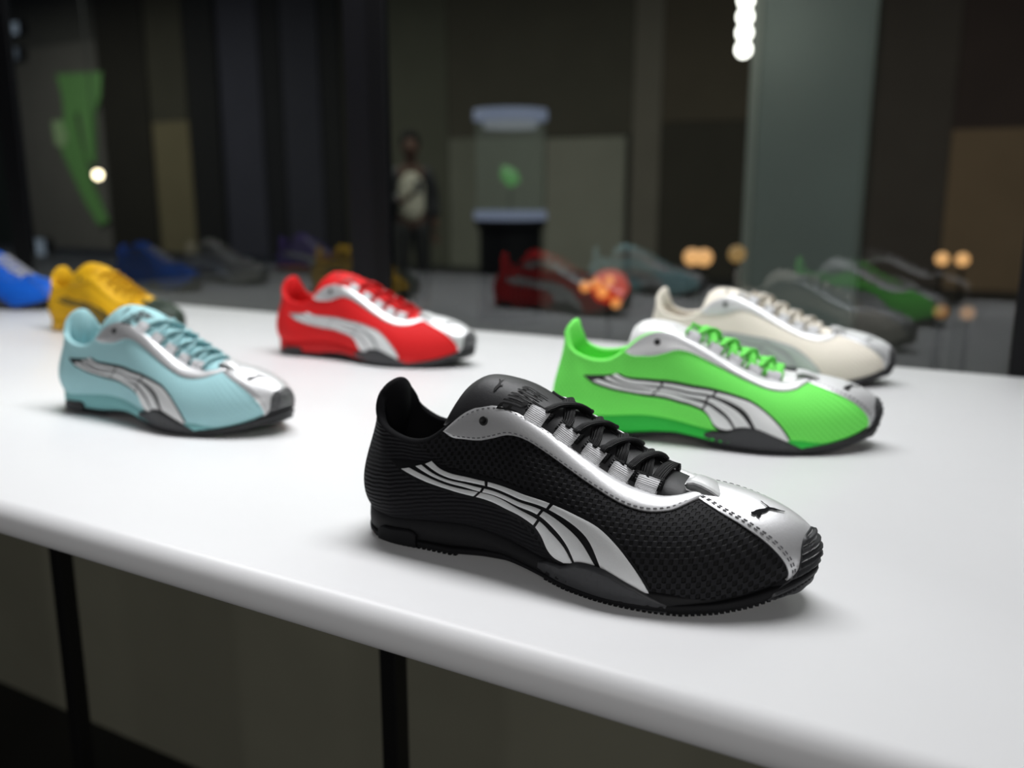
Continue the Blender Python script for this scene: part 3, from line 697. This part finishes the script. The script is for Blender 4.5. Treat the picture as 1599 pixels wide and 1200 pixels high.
# ------------------------------------------------------------------ the dark hall beyond the glass
def lin(v): v /= 255.0; return ((v+.055)/1.055)**2.4 if v > .04 else v/12.92
WK = 4.2
WALL_Y = 11.0
def wall_mat(n, rgb): return noisy(n, tuple(min(.8, lin(c)*WK) for c in rgb), .85, scale=2.0, strength=.02, dist=.01, var=.12, spec=.1)
wb = struct(MB().box((-26, WALL_Y, FLOOR_Z), (8, WALL_Y+.2, 5)).obj('wall_back', wall_mat('wall_dark', (26, 25, 22))))
struct(MB().box((-26, GLASS_Y+1.2, 4.0), (8, WALL_Y+.2, 4.2)).obj('ceiling', mat('ceiling_dark', (.01, .01, .01), .9)))
def panel(px0, px1, top, bot, rgb, Y=WALL_Y, th=.06):
    a, b = at(px0, 250, Y-th), at(px1, 250, Y-th)
    zt = at((px0+px1)/2, top, Y).z if top is not None else 3.95
    zb_ = at((px0+px1)/2, bot, Y).z if bot is not None else FLOOR_Z
    o = MB().box((a.x, Y-th, max(zb_, FLOOR_Z)), (b.x, Y-.002, zt), .004).obj('wall_panel', wall_mat('wall_panel_%d' % px0, rgb))
    o.parent = wb; return o
panel(-60, 20, None, None, (10, 14, 12), th=.2)
panel(22, 165, 70, None, (46, 45, 43), th=.05)
panel(22, 165, None, 70, (34, 34, 32), th=.06)
panel(165, 238, None, None, (16, 15, 12), th=.10)
panel(238, 298, None, 190, (28, 27, 22), th=.06)
panel(238, 298, 190, None, (50, 46, 34), th=.05)
panel(300, 345, None, None, (11, 11, 11), th=.15)
panel(347, 412, None, None, (24, 24, 29), th=.08)
panel(413, 445, None, None, (12, 12, 13), th=.05)
panel(447, 503, None, None, (22, 22, 26), th=.08)
panel(504, 535, None, None, (14, 14, 14), th=.05)
panel(600, 700, None, None, (38, 38, 32), th=.05)
panel(701, 985, None, 215, (34, 32, 27), th=.05)
panel(701, 850, 215, None, (52, 52, 46), th=.09)
panel(852, 976, 215, None, (64, 63, 57), th=.09)
panel(986, 1030, None, None, (50, 47, 42), th=.05)
panel(1031, 1170, None, 190, (36, 32, 26), th=.06)
panel(1031, 1170, 190, None, (26, 24, 20), th=.04)
panel(1362, 1482, None, None, (34, 30, 27), th=.05)
panel(1483, 1720, None, 200, (28, 22, 20), th=.05)
panel(1483, 1720, 200, None, (58, 47, 36), th=.08)

# concrete pillar near the glass
a, b = at(1180, 250, 3.6), at(1346, 250, 3.6)
pil = struct(empty('pillar', (0, 0, 0)), 'pale grey square pillar standing beyond the window')
M_pil = wall_mat('pillar_concrete', (83, 89, 86))
MB().box((a.x, 3.6, FLOOR_Z), (b.x, 3.72, 3.99), .004).obj('shaft', M_pil, pil)
c = at(1166, 250, 3.6)
MB().box((c.x, 3.585, FLOOR_Z), (a.x, 3.73, 3.99), .004).obj('edge_trim', wall_mat('pillar_trim', (96, 100, 95)), pil)

M_lampmetal = mat('lamp_black_metal', (.008, .008, .008), .5)
def emit(n, col, s): return mat(n, (.02, .02, .02), .5, emis=col, estr=s)
# column of LED globes hanging in front of the pillar
p = at(1163, 40, 3.3)
r0 = empty('pendant_lamp', (p.x, 3.3, p.z)); tag(r0, 'hanging column of white LED globes in front of the grey pillar', 'lamp')
M_led = emit('led_white', (1, .97, .9), 6)
for py in (-26, 0, 26, 51, 77):
    q = at(1163, py, 3.3); MB().ball((0, 0, q.z-p.z), .027, (1, 1, 1.05)).obj('globe', M_led, r0, True)
MB().tube([(0, 0, at(1163, -30, 3.3).z-p.z), (0, 0, 3.98-p.z)], .006).obj('cable', M_lampmetal, r0)
# warm pendant at the left
p = at(153, 273, 7.0)
r0 = empty('pendant_lamp', (p.x, 7.0, p.z)); tag(r0, 'single small warm white hanging bulb at the left', 'lamp')
MB().ball((0, 0, 0), .05).obj('bulb', emit('bulb_warm', (1, .83, .55), 9), r0, True)
MB().cyl((0, 0), .03, .018, .045, .11).obj('socket', M_lampmetal, r0)
MB().tube([(0, 0, .1), (0, 0, 3.98-p.z)], .008).obj('cable', M_lampmetal, r0)
# small orange globe lamps on black stands
M_or = emit('globe_amber', (1, .52, .20), 1.1)
M_or2 = emit('globe_amber_dim', (1, .6, .22), .35)
M_orr = emit('globe_amber_faint', (1, .50, .20), .32)
def globe_lamp(name, label, px, py, Y, rad, m, n=1, gap=0.0, grp=None):
    p = at(px, py, Y)
    r0 = empty(name, (p.x, Y, FLOOR_Z)); tag(r0, label, 'lamp', grp); h = p.z-FLOOR_Z
    for i in range(n):
        x = (i-(n-1)/2)*gap; MB().ball((x, 0, h), rad).obj('globe', m, r0, True)
        MB().tube([(x, 0, .02), (x, 0, h-rad*.9)], .008).obj('stem', M_lampmetal, r0)
    MB().cyl((0, 0), .10+gap*n/2, .09+gap*n/2, 0, .02).obj('base', M_lampmetal, r0)
    return r0
G_ = 'amber globe floor lamps beyond the window'
globe_lamp('floor_lamp', 'amber double globe floor lamp beyond the window, left of the pillar', 1090, 402, 5.0, .048, M_or, 2, .07, G_)
globe_lamp('floor_lamp', 'dim amber globe lamp close against the left edge of the pillar', 1151, 397, 3.35, .032, M_or2, 1, 0, G_)
globe_lamp('floor_lamp', 'upper pair of small amber globes at the far right', 1487, 405, 4.6, .030, M_or, 2, .085, G_)
globe_lamp('floor_lamp', 'lower pair of faint amber globes at the far right', 1490, 488, 2.6, .018, M_orr, 2, .062, G_)
# red lantern with amber bulbs, low beyond the glass
p = at(952, 440, 4.0)
r0 = empty('floor_lantern', (p.x, 4.0, FLOOR_Z)); tag(r0, 'red floor lantern with amber bulbs glowing behind the red shoe reflection', 'lantern')
h = p.z-FLOOR_Z
MB().lathe((0, 0), [(.02, h-.10), (.06, h-.09), (.095, h-.03), (.07, h+.03), (.03, h+.05), (.0, h+.052)]).obj('shade', emit('red_paper', (1, .06, .012), .55), r0, True)
for dx, dz, s in ((-.085, -.02, .024), (.005, -.04, .028), (.075, -.09, .022), (.04, .015, .02), (-.03, .0, .02)):
    MB().ball((dx, -.095, h+dz), s).obj('bulb', emit('amber_bulb', (1, .38, .10), 1.2), r0, True)
MB().cyl((0, 0), .014, .014, .02, h-.09, 12).obj('stem', M_lampmetal, r0)
MB().cyl((0, 0), .12, .11, 0, .02).obj('base', M_lampmetal, r0)

# glass display column with light rings
Yc = 6.5; c = at(797, 250, Yc); rad = (at(849, 250, Yc).x-at(742, 250, Yc).x)/2*.93
zt, zm, zb1 = at(797, 180, Yc).z, at(797, 336, Yc).z, at(797, 352, Yc).z
r0 = empty('display_column', (c.x, Yc, FLOOR_Z)); tag(r0, 'round glass showcase with bluish light rings on a black base', 'showcase')
MB().lathe((0, 0), [(0, 0), (rad*.92, 0), (rad*.92, .03), (rad*.86, .05), (rad*.86, zb1-FLOOR_Z-.04), (rad*.98, zb1-FLOOR_Z), (rad*.98, zm-FLOOR_Z-.03), (0, zm-FLOOR_Z-.03)]).obj('base', M_frame, r0)
M_ring = emit('ring_light', (.60, .70, 1.0), .24)
def ring(z, r1, hh, m, nm): MB().lathe((0, 0), [(r1*.86, z-hh), (r1, z-hh), (r1, z+hh), (r1*.86, z+hh), (r1*.86, z-hh)], 48).obj(nm, m, r0)
ring(zm-FLOOR_Z, rad, .035, M_ring, 'light_ring'); ring(zt-FLOOR_Z, rad, .04, M_ring, 'light_ring')
ring(zt-FLOOR_Z-.075, rad*.72, .025, emit('ring_light_soft', (.75, .8, .9), .25), 'light_ring')
M_cyl = bpy.data.materials.new('showcase_glass'); M_cyl.use_nodes = True
tt = M_cyl.node_tree; tt.nodes.clear(); oo = tt.nodes.new('ShaderNodeOutputMaterial'); t1 = tt.nodes.new('ShaderNodeBsdfTransparent'); t2 = tt.nodes.new('ShaderNodeBsdfDiffuse'); t3 = tt.nodes.new('ShaderNodeMixShader')
t2.inputs[0].default_value = (.35, .4, .36, 1); t3.inputs[0].default_value = .16
tt.links.new(t1.outputs[0], t3.inputs[1]); tt.links.new(t2.outputs[0], t3.inputs[2]); tt.links.new(t3.outputs[0], oo.inputs[0])
MB().lathe((0, 0), [(rad*.93, zm-FLOOR_Z+.035), (rad*.93, zt-FLOOR_Z-.05)], 48).obj('glass_tube', M_cyl, r0, True)
g = at(797, 275, Yc)
q = bmesh.new(); bmesh.ops.create_icosphere(q, subdivisions=3, radius=.075)
for v in q.verts: v.co.x *= 1.0; v.co.z *= 1.05; v.co.y *= .8; v.co *= 1+.18*math.sin(v.co.x*60)*math.cos(v.co.z*50); v.co.x += v.co.z*-.35
me = bpy.data.meshes.new('ornament'); q.to_mesh(me); q.free(); me.polygons.foreach_set('use_smooth', [True]*len(me.polygons))
o = obj('ornament', me, emit('green_glow', (.28, .9, .25), .28), r0); o.location = (g.x-c.x, 0, g.z-FLOOR_Z)
MB().tube([(g.x-c.x, 0, zm-FLOOR_Z-.03), (g.x-c.x, 0, g.z-FLOOR_Z-.05)], .006).obj('rod', M_lampmetal, r0)

# green zigzag wall sign at the left, weak emission added to its colour
M_sign = mat('green_sign', (.10, .24, .07), .6, emis=(.20, .5, .14), estr=.05)
M_sign2 = mat('pale_green_sign', (.24, .36, .18), .6, emis=(.35, .5, .25), estr=.06)
YS = WALL_Y-.09
p = at(120, 240, YS); r0 = empty('wall_sign', (p.x, YS+.035, p.z)); tag(r0, 'green wall sign with weak added glow, shaped like two slanting strokes', 'sign')
def stroke(nm, pts, m, y):
    P3 = [at(x, yy, YS) for x, yy in pts]; bm = bmesh.new()
    f = bm.faces.new([bm.verts.new((v.x-p.x, y-.05, v.z-p.z)) for v in P3]); ex = bmesh.ops.extrude_face_region(bm, geom=[f])
    for v in ex['geom']:
        if isinstance(v, bmesh.types.BMVert): v.co.y += .04
    bmesh.ops.recalc_face_normals(bm, faces=bm.faces); me = bpy.data.meshes.new(nm); bm.to_mesh(me); bm.free(); return obj(nm, me, m, r0)
stroke('stroke', [(88, 116), (160, 112), (158, 150), (148, 175), (150, 258), (138, 250), (124, 172), (118, 180), (102, 190), (98, 150)], M_sign, 0)
stroke('stroke', [(100, 186), (118, 182), (128, 226), (146, 290), (170, 346), (156, 352), (132, 310), (98, 236), (90, 205)], M_sign, -.015)
stroke('stroke', [(84, 190), (98, 188), (108, 214), (102, 232), (90, 226)], M_sign2, -.03)
# pale small windows
for (x0, y0, x1, y1), lb in (((3, 34, 27, 56), 'small pale blue lit window at the upper left corner'), ((8, 74, 27, 94), 'faint lit window below the upper left one'), ((46, 374, 69, 398), 'small pale blue lit window low at the left, above the yellow sneaker')):
    a, b = at(x0, y1, WALL_Y-.22), at(x1, y0, WALL_Y-.22)
    w = empty('lit_window', ((a.x+b.x)/2, WALL_Y-.21, (a.z+b.z)/2)); tag(w, lb, 'window', 'lit windows on the back wall')
    dx, dz = (b.x-a.x)/2, (b.z-a.z)/2
    MB().box((-dx, 0, -dz), (dx, .02, dz)).obj('pane', emit('window_glow', (.6, .72, .9), .22 if y0 != 74 else .10), w)
    fm = MB()
    for q in ((-dx-.015, -dx), (dx, dx+.015)): fm.box((q[0], -.01, -dz-.015), (q[1], .20, dz+.015))
    for q in ((-dz-.015, -dz), (dz, dz+.015)): fm.box((-dx, -.01, q[0]), (dx, .20, q[1]))
    fm.obj('frame', M_frame, w)

# ------------------------------------------------------------------ person standing in the hall
def skin_mesh(name, pts, edges, radii, m, parent, sub=2):
    me = bpy.data.meshes.new(name); me.from_pydata(pts, edges, []); o = obj(name, me, m, parent)
    sk = o.modifiers.new('skin', 'SKIN'); sk.use_smooth_shade = True
    for i, r in enumerate(radii): me.skin_vertices[0].data[i].radius = r if isinstance(r, tuple) else (r, r)
    me.skin_vertices[0].data[0].use_root = True
    s = o.modifiers.new('sub', 'SUBSURF'); s.levels = sub; s.render_levels = sub
    return o
def person():
    p = at(642, 300, 6.4)
    r0 = empty('person', (p.x, 6.4, FLOOR_Z), math.radians(37), 0.87); tag(r0, 'person in dark open jacket and pale shirt holding a phone, seen through the window', 'person')
    M_sk = mat('skin', (.09, .05, .036), .7, spec=.2); M_hair = mat('hair_dark', (.006, .005, .004), .8, spec=.1); M_jk = mat('jacket_dark', (.010, .010, .012), .7)
    M_sh = mat('shirt_pale', (.5, .47, .38), .8); M_tr = mat('trousers_dark', (.016, .016, .016), .8); M_sho = mat('boots_dark', (.01, .01, .01), .6)
    # body: pelvis, spine, neck, head, arms with hands, legs (front is -y)
    P = [(0, 0, .92), (0, .01, 1.12), (0, .015, 1.32), (0, .01, 1.44), (0, -.01, 1.52), (0, -.02, 1.60), (0, -.02, 1.68),
         (-.17, .01, 1.38), (-.21, -.02, 1.14), (-.10, -.22, 1.10), (-.05, -.27, 1.13),
         (.17, .01, 1.38), (.22, .03, 1.14), (.23, -.04, .90), (.23, -.06, .83),
         (-.09, 0, .88), (-.10, -.01, .48), (-.10, .02, .09), (-.11, -.09, .05),
         (.09, 0, .88), (.11, -.02, .48), (.12, .02, .09), (.13, -.09, .05)]
    E = [(0, 1), (1, 2), (2, 3), (3, 4), (4, 5), (5, 6), (2, 7), (7, 8), (8, 9), (9, 10), (2, 11), (11, 12), (12, 13), (13, 14), (0, 15), (15, 16), (16, 17), (17, 18), (0, 19), (19, 20), (20, 21), (21, 22)]
    Rr = [(.13, .10), (.125, .095), (.14, .10), .055, .055, (.075, .09), (.06, .075), .055, .043, .033, .036, .055, .043, .033, .036, .085, .058, .042, .036, .085, .058, .042, .036]
    body = skin_mesh('body', P, E, Rr, M_sk, r0)
    def hand(w, d, sgn):
        w, d = Vector(w), Vector(d).normalized(); sd = d.cross(Vector((0, 0, 1))); sd = sd.normalized() if sd.length > .1 else Vector((1, 0, 0)); up = sd.cross(d)
        pts, ed, rad = [w, w+d*.05], [(0, 1)], [.028, .03]
        for k, (off, ln) in enumerate(((-.030, .065), (-.010, .078), (.010, .074), (.028, .06))):
            b = len(pts); pts += [w+d*.07+sd*off, w+d*(.07+ln*.5)+sd*off+up*.012, w+d*(.07+ln*.85)+sd*off+up*.034]; ed += [(1, b), (b, b+1), (b+1, b+2)]; rad += [.010, .009, .008]
        b = len(pts); pts += [w+d*.03-sd*.03*sgn+up*.01, w+d*.06-sd*.045*sgn+up*.025]; ed += [(0, b), (b, b+1)]; rad += [.012, .009]
        skin_mesh('hand', [tuple(v) for v in pts], ed, rad, M_sk, r0, 1)
    hand((-.05, -.27, 1.13), (.4, -.6, .3), 1); hand((.23, -.06, .82), (0, -.15, -1), -1)
    MB().ball((0, .0, 1.665), .112, (.88, 1.0, 1.12)).obj('hair', M_hair, r0, True)
    f = bmesh.new(); bmesh.ops.create_uvsphere(f, u_segments=24, v_segments=16, radius=.1)
    for v in f.verts:
        v.co.x *= .74; v.co.z *= 1.12
        if v.co.y < 0 and abs(v.co.x) < .018 and -.04 < v.co.z < .015: v.co.y -= .018
        if v.co.y < 0 and .02 < abs(v.co.x) < .045 and .0 < v.co.z < .03: v.co.y += .008
    me = bpy.data.meshes.new('face'); f.to_mesh(me); f.free(); me.polygons.foreach_set('use_smooth', [True]*len(me.polygons)); o = obj('face', me, M_sk, r0); o.location = (0, -.045, 1.61)
    for sx in (-1, 1):
        MB().ball((sx*.031, -.133, 1.625), .009).obj('eye', M_hair, r0, True); MB().ball((sx*.086, -.02, 1.61), .022, (.5, .8, 1.3)).obj('ear', M_sk, r0, True)
    MB().ball((0, -.136, 1.558), .018, (1.2, .35, .3)).obj('mouth', mat('lips', (.16, .06, .05), .5), r0, True)
    skin_mesh('shirt', [(0, 0, .86), (0, .005, 1.1), (0, .01, 1.32), (0, .005, 1.43)], [(0, 1), (1, 2), (2, 3)], [(.155, .125), (.145, .115), (.16, .115), (.075, .07)], M_sh, r0)
    for sx in (-1, 1):    # jacket: two open halves with sleeves
        arm = [(-.17, .01, 1.38), (-.21, -.02, 1.14), (-.105, -.21, 1.10)] if sx < 0 else [(.17, .01, 1.38), (.22, .03, 1.14), (.23, -.03, .92)]
        skin_mesh('jacket', [(sx*.12, .05, 1.30), (sx*.13, .05, 1.05), (sx*.135, .05, .80), arm[0], arm[1], arm[2]], [(0, 1), (1, 2), (0, 3), (3, 4), (4, 5)], [(.085, .11), (.085, .115), (.09, .12), .085, .066, .056], M_jk, r0)
        skin_mesh('trouser_leg', [(sx*.07, 0, .92), (sx*.09, 0, .80), (sx*.105, -.01, .48), (sx*.11, .02, .10)], [(0, 1), (1, 2), (2, 3)], [.11, .105, .08, .065], M_tr, r0)
        skin_mesh('boot', [(sx*.115, .04, .09), (sx*.115, .0, .045), (sx*.125, -.14, .04)], [(0, 1), (1, 2)], [.05, .045, .035], M_sho, r0)
    ph = empty('phone', (0, 0, 0))
    q = Matrix.Translation((p.x, 6.4, FLOOR_Z)) @ Matrix.Rotation(math.radians(37), 4, 'Z') @ Matrix.Scale(.87, 4)
    ph.matrix_world = q @ Matrix.Translation((.06, -.40, 1.24)) @ Matrix.Rotation(math.radians(-35), 4, 'X')
    tag(ph, 'dark phone held up by the person beyond the window', 'phone')
    MB().box((-.037, -.004, -.07), (.037, .004, .075), .003).obj('case', M_frame, ph)
    MB().box((-.033, .0041, -.066), (.033, .0052, .071)).obj('screen', emit('phone_screen', (.7, .8, 1), .05), ph)
person()
